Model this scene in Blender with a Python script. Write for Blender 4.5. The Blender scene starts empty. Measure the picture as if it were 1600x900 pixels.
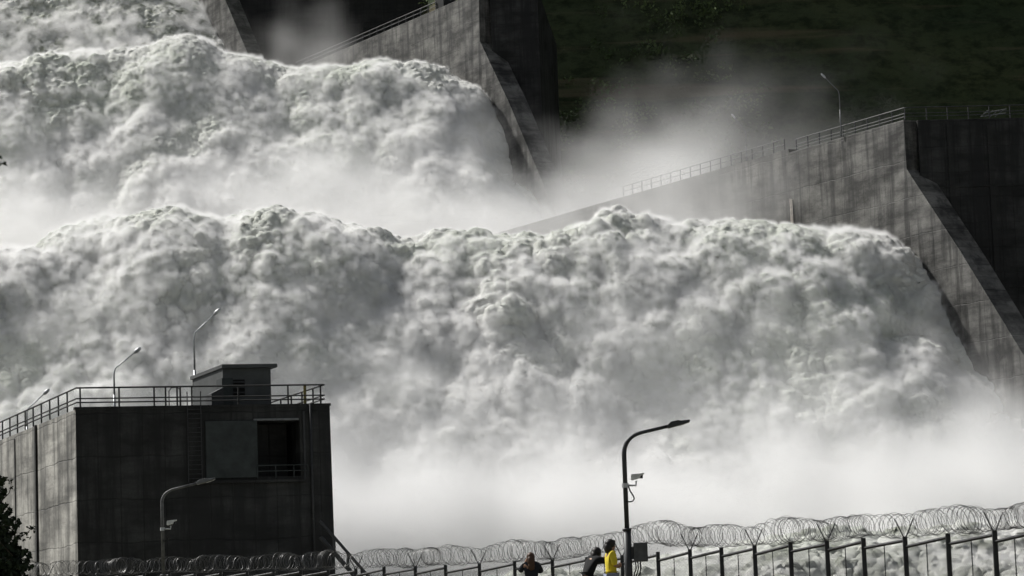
import bpy, math, random
import numpy as np
from mathutils import Vector, Matrix
random.seed(7)
sc = bpy.context.scene
R = math.radians

# ------------------------------------------------------------------ camera
FP = 4444.4                       # focal length in photo pixels (1600 wide)
PITCH, ROLL = math.atan(550 / FP), R(2.0)
Fv = Vector((0, math.cos(PITCH), math.sin(PITCH)))
R0 = Vector((1, 0, 0)); U0 = Vector((0, -math.sin(PITCH), math.cos(PITCH)))
Uv = U0 * math.cos(ROLL) + R0 * math.sin(ROLL)
Rv = R0 * math.cos(ROLL) - U0 * math.sin(ROLL)
cam_d = bpy.data.cameras.new('camera'); cam = bpy.data.objects.new('camera', cam_d)
sc.collection.objects.link(cam)
cam_d.sensor_width = 36; cam_d.lens = 36 * FP / 1600
cam_d.clip_start = 0.5; cam_d.clip_end = 8000
M = Matrix((Rv, Uv, -Fv)).transposed().to_4x4()
cam.matrix_world = M
sc.camera = cam

# ------------------------------------------------------------------ light
SUN = Vector((-0.60, 0.36, 0.76)).normalized()       # direction towards the sun
w = bpy.data.worlds.new('World'); sc.world = w; w.use_nodes = True
nt = w.node_tree; nt.nodes.clear()
sky = nt.nodes.new('ShaderNodeTexSky'); sky.sky_type = 'NISHITA'; sky.sun_disc = False
sky.sun_elevation = math.asin(SUN.z); sky.sun_rotation = math.atan2(SUN.x, SUN.y)
bg = nt.nodes.new('ShaderNodeBackground'); bg.inputs['Strength'].default_value = 0.05
wo = nt.nodes.new('ShaderNodeOutputWorld')
hs = nt.nodes.new('ShaderNodeHueSaturation'); hs.inputs['Saturation'].default_value = .35
nt.links.new(sky.outputs[0], hs.inputs['Color']); nt.links.new(hs.outputs[0], bg.inputs[0]); nt.links.new(bg.outputs[0], wo.inputs[0])
sd = bpy.data.lights.new('sun', 'SUN'); sd.energy = 4.2; sd.angle = R(0.5); sd.color = (1.0, 0.975, 0.93)
so = bpy.data.objects.new('sun', sd); sc.collection.objects.link(so)
so.rotation_euler = (-SUN).to_track_quat('-Z', 'Y').to_euler()
sc.view_settings.view_transform = 'Standard'; sc.view_settings.look = 'None'
sc.view_settings.exposure = 0.46; sc.view_settings.gamma = 1
sc.cycles.use_denoising = True
sc.cycles.max_bounces = 6; sc.cycles.diffuse_bounces = 3; sc.cycles.volume_bounces = 3
sc.cycles.transparent_max_bounces = 16
sc.cycles.volume_step_rate = 1.7; sc.cycles.volume_max_steps = 128
sc.cycles.use_adaptive_sampling = True; sc.cycles.adaptive_threshold = 0.04; sc.cycles.adaptive_min_samples = 20

# ------------------------------------------------------------------ helpers
def ray(px, py):
    return Fv + Rv * ((px - 800) / FP) + Uv * ((450 - py) / FP)
def at(px, py, Y):
    d = ray(px, py); return d * (Y / d.y)
def at_z(px, py, z):
    d = ray(px, py); return d * (z / d.z)
def on_plane(px, py, p0, n):
    d = ray(px, py); return d * (p0.dot(n) / d.dot(n))

def tag(o, label=None, cat=None, group=None, kind=None):
    if label: o['label'] = label
    if cat: o['category'] = cat
    if group: o['group'] = group
    if kind: o['kind'] = kind
    return o
def empty(name, loc=(0, 0, 0), rz=0.0, parent=None):
    o = bpy.data.objects.new(name, None); sc.collection.objects.link(o)
    o.location = loc; o.rotation_euler = (0, 0, rz); o.parent = parent
    o.empty_display_size = 0.3
    return o
class MB:
    def __init__(s): s.v = []; s.f = []
    def add(s, vs, fs):
        n = len(s.v); s.v += [tuple(v) for v in vs]; s.f += [tuple(i + n for i in f) for f in fs]; return s
    def box(s, x0, x1, y0, y1, z0, z1):
        vs = [(x0,y0,z0),(x1,y0,z0),(x1,y1,z0),(x0,y1,z0),(x0,y0,z1),(x1,y0,z1),(x1,y1,z1),(x0,y1,z1)]
        return s.add(vs, [(3,2,1,0),(4,5,6,7),(0,1,5,4),(1,2,6,5),(2,3,7,6),(3,0,4,7)])
    def prism(s, poly, x0, x1):                       # poly in (y,z), extruded along x
        n = len(poly)
        vs = [(x0, p[0], p[1]) for p in poly] + [(x1, p[0], p[1]) for p in poly]
        fs = [tuple(range(n)), tuple(range(2*n-1, n-1, -1))]
        for i in range(n):
            j = (i+1) % n; fs.append((j, i, i+n, j+n))
        return s.add(vs, fs)
    def tube(s, pts, r, n=8, caps=True):
        pts = [Vector(p) for p in pts]; rs = r if isinstance(r, (list, tuple)) else [r]*len(pts)
        t0 = (pts[1]-pts[0]).normalized()
        u = t0.orthogonal().normalized(); base = len(s.v)
        for i, p in enumerate(pts):
            t = (pts[min(i+1, len(pts)-1)] - pts[max(i-1, 0)]).normalized()
            u = (u - t*u.dot(t)); u = u.normalized() if u.length > 1e-6 else t.orthogonal().normalized()
            w_ = t.cross(u)
            for k in range(n):
                a = 2*math.pi*k/n + math.pi/4
                s.v.append(tuple(p + (u*math.cos(a) + w_*math.sin(a))*rs[i]))
        for i in range(len(pts)-1):
            for k in range(n):
                a = base+i*n+k; b = base+i*n+(k+1) % n
                s.f.append((a, b, b+n, a+n))
        if caps:
            s.f.append(tuple(base+k for k in range(n-1, -1, -1)))
            s.f.append(tuple(base+(len(pts)-1)*n+k for k in range(n)))
        return s
    def build(s, name, mat, parent=None, smooth=False, bevel=0, loc=None, rz=None):
        me = bpy.data.meshes.new(name); me.from_pydata(s.v, [], s.f); me.update()
        o = bpy.data.objects.new(name, me); sc.collection.objects.link(o)
        if mat: me.materials.append(mat)
        if smooth: me.polygons.foreach_set('use_smooth', [True]*len(me.polygons))
        o.parent = parent
        if loc is not None: o.location = loc
        if rz is not None: o.rotation_euler = (0, 0, rz)
        if bevel:
            b = o.modifiers.new('bevel', 'BEVEL'); b.width = bevel; b.segments = 2; b.limit_method = 'ANGLE'
        return o

class NT:                                            # small node helper
    def __init__(s, name):
        s.m = bpy.data.materials.new(name); s.m.use_nodes = True; s.t = s.m.node_tree; s.t.nodes.clear()
        s.out = s.n('ShaderNodeOutputMaterial')
    def n(s, t, **kw):
        nd = s.t.nodes.new(t)
        for k, v in kw.items(): setattr(nd, k, v)
        return nd
    def set(s, sock, v):
        if hasattr(v, 'is_output') or isinstance(v, bpy.types.NodeSocket): s.t.links.new(v, sock)
        else: sock.default_value = v
    def math(s, op, a, b=0.0, clamp=False):
        m = s.n('ShaderNodeMath', operation=op, use_clamp=clamp); s.set(m.inputs[0], a); s.set(m.inputs[1], b); return m.outputs[0]
    def noise(s, vec, scale, detail=4, rough=0.55, dist=0.0):
        m = s.n('ShaderNodeTexNoise'); s.set(m.inputs['Vector'], vec)
        m.inputs['Scale'].default_value = scale; m.inputs['Detail'].default_value = detail
        m.inputs['Roughness'].default_value = rough; m.inputs['Distortion'].default_value = dist
        return m.outputs['Fac']
    def ramp(s, v, a, b, c=0.0, d=1.0, smooth=False):
        m = s.n('ShaderNodeMapRange'); m.clamp = True
        if smooth: m.interpolation_type = 'SMOOTHSTEP'
        s.set(m.inputs[0], v); m.inputs[1].default_value = a; m.inputs[2].default_value = b
        m.inputs[3].default_value = c; m.inputs[4].default_value = d; return m.outputs[0]
    def mix(s, f, a, b):
        m = s.n('ShaderNodeMix', data_type='RGBA'); s.set(m.inputs[0], f)
        s.set(m.inputs[6], a); s.set(m.inputs[7], b); return m.outputs[2]
    def mapping(s, vec, scale):
        m = s.n('ShaderNodeMapping'); s.t.links.new(vec, m.inputs[0]); m.inputs['Scale'].default_value = scale; return m.outputs[0]
    def bump(s, h, strength, dist):
        b = s.n('ShaderNodeBump'); b.inputs['Strength'].default_value = strength; b.inputs['Distance'].default_value = dist
        s.t.links.new(h, b.inputs['Height']); return b.outputs[0]
    def principled(s, color, rough=0.8, metal=0.0, normal=None, spec=0.3):
        p = s.n('ShaderNodeBsdfPrincipled'); s.set(p.inputs['Base Color'], color); s.set(p.inputs['Roughness'], rough)
        p.inputs['Metallic'].default_value = metal; p.inputs['Specular IOR Level'].default_value = spec
        if normal is not None: s.t.links.new(normal, p.inputs['Normal'])
        s.t.links.new(p.outputs[0], s.out.inputs[0]); return p

def c4(r, g=None, b=None):
    return (r, r if g is None else g, r if b is None else b, 1)
def paint(name, col, rough=0.55, metal=0.0, var=0.25, scale=6):
    t = NT(name); co = t.n('ShaderNodeTexCoord').outputs['Object']
    n1 = t.noise(co, scale, 5, 0.6)
    dk = tuple(c*(1-var) for c in col[:3])+(1,)
    lt = tuple(min(1, c*(1+var)) for c in col[:3])+(1,)
    t.principled(t.mix(t.ramp(n1, .35, .65), dk, lt), rough, metal, t.bump(n1, .1, .01)); return t.m
def concrete(name, base, axis='X', pw=1.25, ph=2.4, dark=0.45, seam=0.5, wet=0.5):
    """board marked concrete: panel joints, pour lines, drips and damp blotches; axis = horizontal axis of the face"""
    t = NT(name); co = t.n('ShaderNodeTexCoord').outputs['Object']
    sp = t.n('ShaderNodeSeparateXYZ'); t.t.links.new(co, sp.inputs[0])
    h = sp.outputs[0] if axis == 'X' else sp.outputs[1]
    wob = t.noise(co, .35, 4)
    cb = t.n('ShaderNodeCombineXYZ'); t.set(cb.inputs[0], t.math('ADD', h, t.math('MULTIPLY', wob, .12)))
    t.set(cb.inputs[1], t.math('ADD', sp.outputs[2], t.math('MULTIPLY', wob, .5)))
    br = t.n('ShaderNodeTexBrick'); br.offset = 0.0; t.t.links.new(cb.outputs[0], br.inputs['Vector'])
    br.inputs['Scale'].default_value = 1; br.inputs['Brick Width'].default_value = pw; br.inputs['Row Height'].default_value = ph
    br.inputs['Mortar Size'].default_value = .045; br.inputs['Mortar Smooth'].default_value = .6; br.inputs['Bias'].default_value = 0
    br.inputs['Color1'].default_value = c4(.82); br.inputs['Color2'].default_value = c4(1.0); br.inputs['Mortar'].default_value = c4(.9)
    mort = br.outputs['Fac']
    drip = t.noise(t.mapping(co, (.8, .8, .07)), 1.0, 7, .7)
    streak = t.noise(t.mapping(co, (.12, .12, 1.3)), 1.0, 5, .7)
    blot = t.noise(t.mapping(co, (.35, .35, .8)), .6, 6, .65)
    fine = t.noise(co, 7, 5, .7)
    f = t.math('MULTIPLY', t.ramp(drip, .47, .58, 1, dark), t.ramp(blot, .36, .62, 1.15, 1-wet*.8))
    f = t.math('MULTIPLY', f, t.ramp(fine, .3, .7, .8, 1.15)); f = t.math('MULTIPLY', f, t.ramp(streak, .5, .62, 1.04, .70))
    f = t.math('MULTIPLY', f, t.math('SUBTRACT', 1.0, t.math('MULTIPLY', t.math('MULTIPLY', mort, t.ramp(blot, .35, .6, .3, 1)), seam)))
    sc_ = t.n('ShaderNodeVectorMath', operation='SCALE'); t.t.links.new(br.outputs['Color'], sc_.inputs[0]); t.set(sc_.inputs[3], f)
    ml = t.n('ShaderNodeVectorMath', operation='MULTIPLY'); t.t.links.new(sc_.outputs[0], ml.inputs[0]); ml.inputs[1].default_value = base[:3]
    hgt = t.math('SUBTRACT', t.math('MULTIPLY', fine, .3), mort)
    t.principled(ml.outputs[0], t.ramp(drip, .4, .6, .75, .5), 0, t.bump(hgt, .5, .03)); return t.m

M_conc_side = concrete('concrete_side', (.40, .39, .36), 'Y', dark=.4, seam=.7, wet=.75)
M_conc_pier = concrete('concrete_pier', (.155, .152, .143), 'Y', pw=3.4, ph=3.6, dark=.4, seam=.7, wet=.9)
M_conc_front = concrete('concrete_shaded', (.034, .035, .034), 'X', dark=.2, wet=1.1, seam=.8)  # base darkened to paint in the shade on faces turned from the sun
M_conc_shade_stain = concrete('concrete_shade_stain', (.022, .023, .022), 'X', dark=.5)  # shade painted into pier fronts and fittings; also stain on the tower joint
M_steel = paint('galvanised_steel', (.32, .33, .34), .45, .7, .2)
M_wire = paint('razor_wire_steel', (.10, .10, .10), .45, .6, .3)
M_dark = paint('dark_painted_steel', (.035, .036, .038), .5, .3, .25)
M_rail = paint('rail_paint', (.02, .02, .02), .7, 0, .3)
M_lamp = paint('lamp_housing', (.42, .43, .44), .4, .4, .1)
M_sheet = paint('grey_sheet_metal', (.030, .035, .035), .8, 0, .3, 1.2)
M_clad = paint('cabin_cladding', (.06, .064, .064), .7, 0, .2, 1.0)
M_black = paint('black_void', (.006, .006, .006), .9)
M_far = paint('dull_steel', (.13, .135, .14), .6, .2, .2)
M_post = paint('weathered_steel_pole', (.11, .112, .115), .6, .2, .3)
M_yellow = paint('faded_yellow_paint', (.10, .085, .02), .7)
M_rub = paint('black_cable', (.01, .01, .01), .6)

# ------------------------------------------------------------------ numpy noise
def hash3(ix, iy, iz, s):
    h = (ix*374761393 + iy*668265263 + iz*2147483647 + s*974634777) & 0xFFFFFFFF
    h = ((h ^ (h >> 13))*1274126177) & 0xFFFFFFFF
    h ^= h >> 16
    h = (h*2246822519) & 0xFFFFFFFF
    return (h ^ (h >> 15)) & 0xFFFFFFFF
def worley(P, cell, seed):
    """distance to the nearest jittered cell point, in cells"""
    Q = (P@ROT)/cell
    b = np.floor(Q - .5).astype(np.int64)
    best = np.full(P.shape[0], 9.0)
    for dx in (0, 1):
        for dy in (0, 1):
            for dz in (0, 1):
                c = b + np.array((dx, dy, dz))
                h = hash3(c[:, 0], c[:, 1], c[:, 2], seed)
                jx = (h & 1023)/1023.*.7 + .15; jy = ((h >> 10) & 1023)/1023.*.7 + .15; jz = ((h >> 20) & 1023)/1023.*.7 + .15
                d = (Q[:, 0]-c[:, 0]-jx)**2 + (Q[:, 1]-c[:, 1]-jy)**2 + (Q[:, 2]-c[:, 2]-jz)**2
                best = np.minimum(best, d)
    return np.sqrt(best)
ROT = np.array(Matrix.Rotation(.7, 3, 'X') @ Matrix.Rotation(.9, 3, 'Y') @ Matrix.Rotation(.5, 3, 'Z'))
def vnoise(P, cell, seed):
    Q = (P@ROT)/cell+seed*3.1; b = np.floor(Q).astype(np.int64); f = Q-b; f = f*f*(3-2*f); r = 0
    for dx in (0, 1):
        for dy in (0, 1):
            for dz in (0, 1):
                h = hash3(b[:, 0]+dx, b[:, 1]+dy, b[:, 2]+dz, seed)/4294967295.
                r = r + h*(f[:, 0] if dx else 1-f[:, 0])*(f[:, 1] if dy else 1-f[:, 1])*(f[:, 2] if dz else 1-f[:, 2])
    return r*2-1
def fbm(P, cell, seed, n=4):
    r = 0; a = 1; t = 0
    for i in range(n): r = r + a*vnoise(P, cell/2**i, seed+i*17); t += a; a *= .5
    return r/t
def sstep(a, b, x):
    t = np.clip((x-a)/(b-a), 0, 1); return t*t*(3-2*t)
def grid_normals(G):
    du = np.gradient(G, axis=1); dv = np.gradient(G, axis=0)
    n = np.cross(du, dv); n /= np.linalg.norm(n, axis=2, keepdims=True)+1e-9
    return n
def grid_mesh(name, G, mat, keep=None):
    ny, nx = G.shape[:2]
    me = bpy.data.meshes.new(name)
    idx = np.arange(ny*nx).reshape(ny, nx)
    q = np.stack([idx[:-1, :-1], idx[:-1, 1:], idx[1:, 1:], idx[1:, :-1]], -1).reshape(-1, 4)
    if keep is not None:
        k = (keep[:-1, :-1] & keep[:-1, 1:] & keep[1:, 1:] & keep[1:, :-1]).reshape(-1); q = q[k]
    me.vertices.add(ny*nx); me.vertices.foreach_set('co', G.reshape(-1).astype(np.float32))
    me.loops.add(q.size); me.loops.foreach_set('vertex_index', q.reshape(-1).astype(np.int32))
    me.polygons.add(len(q)); me.polygons.foreach_set('loop_start', (np.arange(len(q))*4).astype(np.int32))
    me.polygons.foreach_set('loop_total', np.full(len(q), 4, np.int32))
    me.polygons.foreach_set('use_smooth', np.ones(len(q), bool))
    me.update(calc_edges=True); me.validate()
    o = bpy.data.objects.new(name, me); sc.collection.objects.link(o); me.materials.append(mat)
    return o

# ------------------------------------------------------------------ piers: frames
def pier_frame(pc, Y, pleft, pright):
    c = at(*pc, Y); l = at_z(*pleft, c.z); r = at_z(*pright, c.z)
    e2 = (l-c); e2.z = 0; e2.normalize(); e1 = (r-c); e1.z = 0; e1.normalize()
    return c, e1, e2
A_c, A_e1, A_e2 = pier_frame((1412, 187), 262, (1150, 262), (1590, 183))       # lower pier
B_c, B_e1, B_e2 = pier_frame((748, -14), 402, (571, 62), (823, -18))           # upper pier
C_c, C_e1, C_e2 = pier_frame((318, -75), 525, (180, 0), (400, -78))            # third pier
T_c, T_e1, T_e2 = pier_frame((118, 640), 158, (0, 688), (512, 634))            # near pier (tower)
def wall_x(c, e2, Y):                    # x of the wall plane at depth Y
    return c.x + e2.x/e2.y*(Y-c.y)
def edge_on(c, e2, px, py):              # (t,z) of a pixel on the wall plane, relative to the corner
    n = Vector((e2.y, -e2.x, 0)); p = on_plane(px, py, c, n); return ((p-c).dot(e2), p.z-c.z)

# ------------------------------------------------------------------ white water
def foam_mat(name='foaming_water', patch=0.0):
    t = NT(name); co = t.n('ShaderNodeNewGeometry').outputs['Position']
    big = t.noise(co, .06, 3); fine = t.noise(co, 2.0, 8, .72, .6); fine2 = t.noise(co, 7, 4, .75)
    col = t.mix(t.ramp(big, .4, .62), c4(.77, .77, .745), c4(.66, .69, .62))
    if patch:                                    # clearer green-grey water between the foam
        pn = t.noise(t.mapping(co, (1, .6, 1)), .55, 7, .68, .8)
        col = t.mix(t.ramp(pn, .46, .60, 0, patch), col, c4(.20, .225, .16))
    hgt = t.math('ADD', fine, t.math('MULTIPLY', fine2, .35))
    nm = t.bump(hgt, .9, .30)
    d = t.n('ShaderNodeBsdfDiffuse'); t.set(d.inputs[0], col); t.t.links.new(nm, d.inputs['Normal'])
    tr = t.n('ShaderNodeBsdfTranslucent'); t.set(tr.inputs[0], col); t.t.links.new(nm, tr.inputs['Normal'])
    mx = t.n('ShaderNodeMixShader'); mx.inputs[0].default_value = .15
    t.t.links.new(d.outputs[0], mx.inputs[1]); t.t.links.new(tr.outputs[0], mx.inputs[2]); t.t.links.new(mx.outputs[0], t.out.inputs[0])
    return t.m
M_foam = foam_mat(); M_churn = foam_mat('churning_water', .8)

def chute(name, Yc, crest_px, x0, x1, back, length, slope, step, seed, wall, zcap, billow=1.0, crest_drop=1.5):
    ns = int((back+length)/step); nx = int((x1-x0)/step)
    X = np.linspace(x0, x1, nx)
    s = np.linspace(-back, length, ns)
    ang = R(slope)*sstep(-1, 9, s)
    ds = s[1]-s[0]
    Yp = -np.cumsum(np.cos(ang))*ds; zp = -np.cumsum(np.sin(ang))*ds
    i0 = np.argmin(abs(s)); Yp -= Yp[i0]; zp -= zp[i0]
    zp = np.where(s < 0, -((-s)*.12), zp)
    # crest height by column, from where the crest stands in the valley
    pts = [at(px, py, Yc) for px, py in crest_px]
    zc = np.interp(X, [p.x for p in pts], [p.z for p in pts]) - crest_drop
    # crest wander in depth
    Pw = np.stack([X, np.zeros(nx), np.zeros(nx)], 1)
    yo = fbm(Pw, 30, seed+3, 2)*1.5
    G = np.zeros((ns, nx, 3))
    G[..., 0] = X[None]
    G[..., 1] = Yc+Yp[:, None]+yo[None]
    fade = np.exp(-np.maximum(s, 0)/25)[:, None]
    zm = zc.mean()
    G[..., 2] = zp[:, None] + zm + (zc-zm)[None]*fade
    G[..., 2] = np.maximum(G[..., 2], zcap + 1.0*np.exp((G[..., 2]-zcap)/4)*0)
    P = G.reshape(-1, 3).copy()
    Nn = grid_normals(G).reshape(-1, 3)
    if Nn[:, 2].mean() < 0: Nn = -Nn
    if wall is not None:                          # the stream sinks towards the side wall
        dw = wall[0].x + wall[1].x/wall[1].y*(P[:, 1]-wall[0].y) - P[:, 0]
        low = 1-sstep(1, 13, dw)
        P += Nn*(-2.6*low*sstep(4, 16, np.repeat(s, nx)))[:, None]
    # stretch the domain along the flow for the large forms
    def warp(P, a, c, sd):
        return P + a*np.stack([fbm(P+11, c, sd, 2), fbm(P+53, c, sd+5, 2), fbm(P+97, c, sd+9, 2)], 1)
    act = sstep(-.45, .35, fbm(P, 16, seed+40, 2))            # where it churns hard
    P = P + Nn*((fbm(P*np.array([1, .6, .6]), 22, seed, 3)*2.3))[:, None]*billow
    for k, (cell, amp) in enumerate(((10.0, .26), (4.6, .46), (2.2, .46), (1.1, .46), (.55, .48), (.30, .42))):
        if cell < step*1.8: break
        Gn = P.reshape(ns, nx, 3); nn = grid_normals(Gn).reshape(-1, 3)
        if nn[:, 2].mean() < 0: nn = -nn
        nn = nn*.75 + np.array([0, -.12, .25])
        W = warp(P*np.array([1, .85, .85]), cell*.42, cell*.9, seed+60+k*7)
        f = worley(W, cell, seed+k*31)
        q_ = np.clip(1-(f/1.02)**2, 0, 1); b = .45*np.sqrt(q_)+.62*q_ - (.68 if k < 2 else .5)
        m = fbm(P, cell*3.2, seed+80+k, 2)
        local = np.clip(.66 + 1.25*m, .12, 1.6)*(.6+.5*act if k > 0 else 1)*(.8 if k > 3 else 1)
        P = P + nn*(b*cell*amp*local*(billow if k < 2 else 1))[:, None]
    Gn = P.reshape(ns, nx, 3); nn = grid_normals(Gn).reshape(-1, 3)
    if nn[:, 2].mean() < 0: nn = -nn
    P = P + nn*((np.abs(vnoise(P, 1.0, seed+200))*.5+np.abs(vnoise(P, .5, seed+201))*.28)*(.35+.65*act)+fbm(P, .5, seed+210, 2)*.10)[:, None]
    if wall is not None:
        c, e2 = wall; xm = c.x + e2.x/e2.y*(P[:, 1]-c.y)
        P[:, 0] = np.minimum(P[:, 0], xm+.9)
    return grid_mesh(name, P.reshape(ns, nx, 3), M_foam)

o = chute('spillway_water', 266, [(-80, 372), (0, 385), (70, 368), (140, 352), (200, 336), (275, 324), (345, 348), (395, 326), (430, 321), (500, 332), (560, 352), (610, 372),
          (700, 352), (770, 362), (860, 374), (930, 358), (975, 352), (1060, 358), (1130, 354), (1210, 340), (1300, 340), (1370, 358), (1410, 385), (1500, 470)],
          -60, 52, 10, 56, 50, .125, 11, (A_c, A_e2), 1.0, 1.0, 1.9)
WATER_A = o; tag(o, kind='structure')
o = chute('spillway_water', 404, [(-120, 90), (0, 88), (60, 86), (130, 72), (200, 66), (265, 48), (300, 52), (345, 82), (420, 96), (470, 104), (540, 100), (600, 92), (690, 98), (740, 128), (860, 300)],
          -96, 8, 12, 60, 50, .16, 29, (B_c, B_e2), 40.0, 1.0, 2.2)
WATER_B = o; tag(o, kind='structure')
o = chute('spillway_water', 540, [(-120, -80), (330, -80)], -120, -44, 8, 72, 48, .22, 57, (C_c, C_e2), 80.0, .6)
o.data.materials[0] = M_churn; WATER_C = o; tag(o, kind='structure')

# stilling basin in front of the lowest chute
def basin():
    xs = np.arange(-14, 50, .10); ys = np.arange(104, 225, .13)
    X, Y = np.meshgrid(xs, ys)
    Z = -5.2 + 2.4*sstep(112, 150, Y) + 4.6*sstep(152+3*np.sin(X*.35), 180, Y) + .06*np.clip(X, -10, 40)*sstep(110, 140, Y)
    P = np.stack([X, Y, Z], -1).reshape(-1, 3); sh = X.shape
    P[:, 2] += fbm(P, 12, 5, 3)*1.8
    for k, (cell, amp) in enumerate(((2.4, .42), (1.2, .55), (.62, .66), (.34, .62))):
        nn = grid_normals(P.reshape(sh+(3,))).reshape(-1, 3)
        if nn[:, 2].mean() < 0: nn = -nn
        f = worley(P+fbm(P, cell, 70+k, 2)[:, None]*cell*.3, cell, 300+k); b = np.sqrt(np.clip(1-(f/.95)**2, 0, 1))
        m = np.clip(.85+.7*fbm(P, cell*3, 90+k, 2), .4, 1.5)
        P = P+nn*(b*cell*amp*m)[:, None]
    nn = grid_normals(P.reshape(sh+(3,))).reshape(-1, 3); nn = -nn if nn[:, 2].mean() < 0 else nn
    P = P+nn*((np.abs(vnoise(P, .7, 411))*.35+np.abs(vnoise(P, .33, 412))*.22))[:, None]
    o = grid_mesh('river_water', P.reshape(sh+(3,)), M_foam); o.data.materials[0] = foam_mat('basin_foam', .6); tag(o, kind='structure'); return o
WATER_D = basin()

# ------------------------------------------------------------------ ground and hill
def ground():
    t = NT('dusty_ground'); co = t.n('ShaderNodeNewGeometry').outputs['Position']
    n1 = t.noise(co, .4, 6); n2 = t.noise(co, 8, 5)
    t.principled(t.mix(t.ramp(n1, .4, .6), c4(.16, .14, .11), c4(.09, .1, .06)), .95, 0, t.bump(n2, .4, .05))
    xs = np.concatenate([np.linspace(-3000, -120, 12), np.linspace(-100, 100, 81), np.linspace(120, 3000, 12)])
    ys = np.concatenate([np.linspace(-2000, -20, 8), np.linspace(-10, 130, 71), np.linspace(150, 5000, 14)])
    X, Y = np.meshgrid(xs, ys)
    P = np.stack([X, Y, 0*X], -1).reshape(-1, 3)
    Z = -1.6+2.05*sstep(5, 42, P[:, 1]) - 6.5*sstep(96, 112, P[:, 1])*sstep(-16, -12, P[:, 0]) - .4*sstep(96, 120, P[:, 1])
    Z += fbm(P, 12, 3, 3)*.05
    P[:, 2] = Z
    tag(grid_mesh('ground', P.reshape(X.shape+(3,)), t.m), kind='structure')
ground()

def hill():
    t = NT('hillside'); co = t.n('ShaderNodeNewGeometry').outputs['Position']
    a = t.noise(co, .045, 5, .6); b = t.noise(co, .5, 6, .65); c = t.noise(t.mapping(co, (.02, .02, .35)), 1, 4)
    d_ = t.noise(t.mapping(co, (.3, .3, .55)), 1.0, 6, .7)
    col = t.mix(t.ramp(a, .35, .65), c4(.035, .05, .025), c4(.06, .072, .035)); col = t.mix(t.ramp(d_, .45, .62, 0, .75), col, c4(.012, .018, .009))
    col = t.mix(t.ramp(c, .54, .66, 0, .8), col, c4(.11, .095, .06))
    t.principled(col, .95, 0, t.bump(b, 1.0, .8), .1)
    xs = np.arange(-220, 330, 1.6); zs = np.arange(-8, 330, 1.6)
    X, Z = np.meshgrid(xs, zs)
    Y = 445+(Z-40)*.36+np.where(X < -2, (-2-X)*4.0, 0)+np.where(X > 60, (X-60)*.12, 0)
    P = np.stack([X, Y, Z], -1).reshape(-1, 3)
    P[:, 1] += fbm(P, 60, 8, 2)*4+fbm(P, 12, 9, 4)*1.6
    # farm tracks and terraces near the top right
    ter = (P[:, 2]+P[:, 0]*.05) % 13
    P[:, 1] += np.where((P[:, 2] > 100), sstep(0, 3, ter)*1.6-sstep(3, 13, ter)*1.6, 0)
    G = P.reshape(X.shape+(3,))
    tag(grid_mesh('hillside', G, t.m), kind='structure')
    # scrub
    tm = NT('scrub_leaves'); co = tm.n('ShaderNodeNewGeometry'); n = tm.noise(co.outputs['Position'], .08, 4)
    tm.principled(tm.mix(tm.ramp(n, .4, .62), c4(.05, .075, .03), c4(.11, .15, .06)), .8, 0, None, .2)
    rg = np.random.default_rng(4); vs = []; fs = []
    iz, ix = G.shape[:2]
    for k in range(4200):
        i = rg.integers(10, iz//2+10); j = rg.integers(60, ix-60)
        p = G[i, j]
        if fbm(p[None], 40, 33, 2)[0] < -.1+.25*rg.random(): continue
        r = rg.uniform(.9, 2.8); m = int(26*r)
        d = rg.normal(size=(m, 3)); d /= np.linalg.norm(d, axis=1)[:, None]; rad = r*rg.uniform(.6, 1.05, m)[:, None]
        cs = p+np.array([0, -.3*r, .3*r])+d*rad*np.array([1, 1, .8])
        for q in cs:
            a1 = rg.normal(size=3); a1 /= np.linalg.norm(a1); a2 = np.cross(a1, rg.normal(size=3)); a2 /= np.linalg.norm(a2)
            s_ = rg.uniform(.18, .42); n0 = len(vs)
            vs += [tuple(q-a1*s_), tuple(q+a2*s_*.6), tuple(q+a1*s_), tuple(q-a2*s_*.6)]; fs.append((n0, n0+1, n0+2, n0+3))
    mb = MB(); mb.v = vs; mb.f = fs
    tag(mb.build('hillside_scrub', tm.m), kind='stuff', label='dark green scrub covering the shaded hillside behind the dam', cat='scrub')
hill()

# ------------------------------------------------------------------ railings and lamps
def railing(root, a, b, h=1.1, mids=(.5, .28), spacing=2.2, r=.03, mat=None, posts=None, ends=True):
    """posts are separate parts, rails one part each"""
    a = Vector(a); b = Vector(b); mat = mat or M_rail; L = (b-a).length; up = Vector((0, 0, 1))
    n = max(1, round(L/spacing))
    ps = posts if posts is not None else [i/n for i in range(0 if ends else 1, n+1)]
    MB().tube([a+up*h, b+up*h], r*1.2, 6).build('top_rail', mat, root)
    for m in mids: MB().tube([a+up*m, b+up*m], r, 6).build('mid_rail', mat, root)
    for f in ps:
        p = a.lerp(b, f); MB().box(p.x-r*1.1, p.x+r*1.1, p.y-r*1.1, p.y+r*1.1, p.z-.05, p.z+h).build('post', mat, root)

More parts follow.
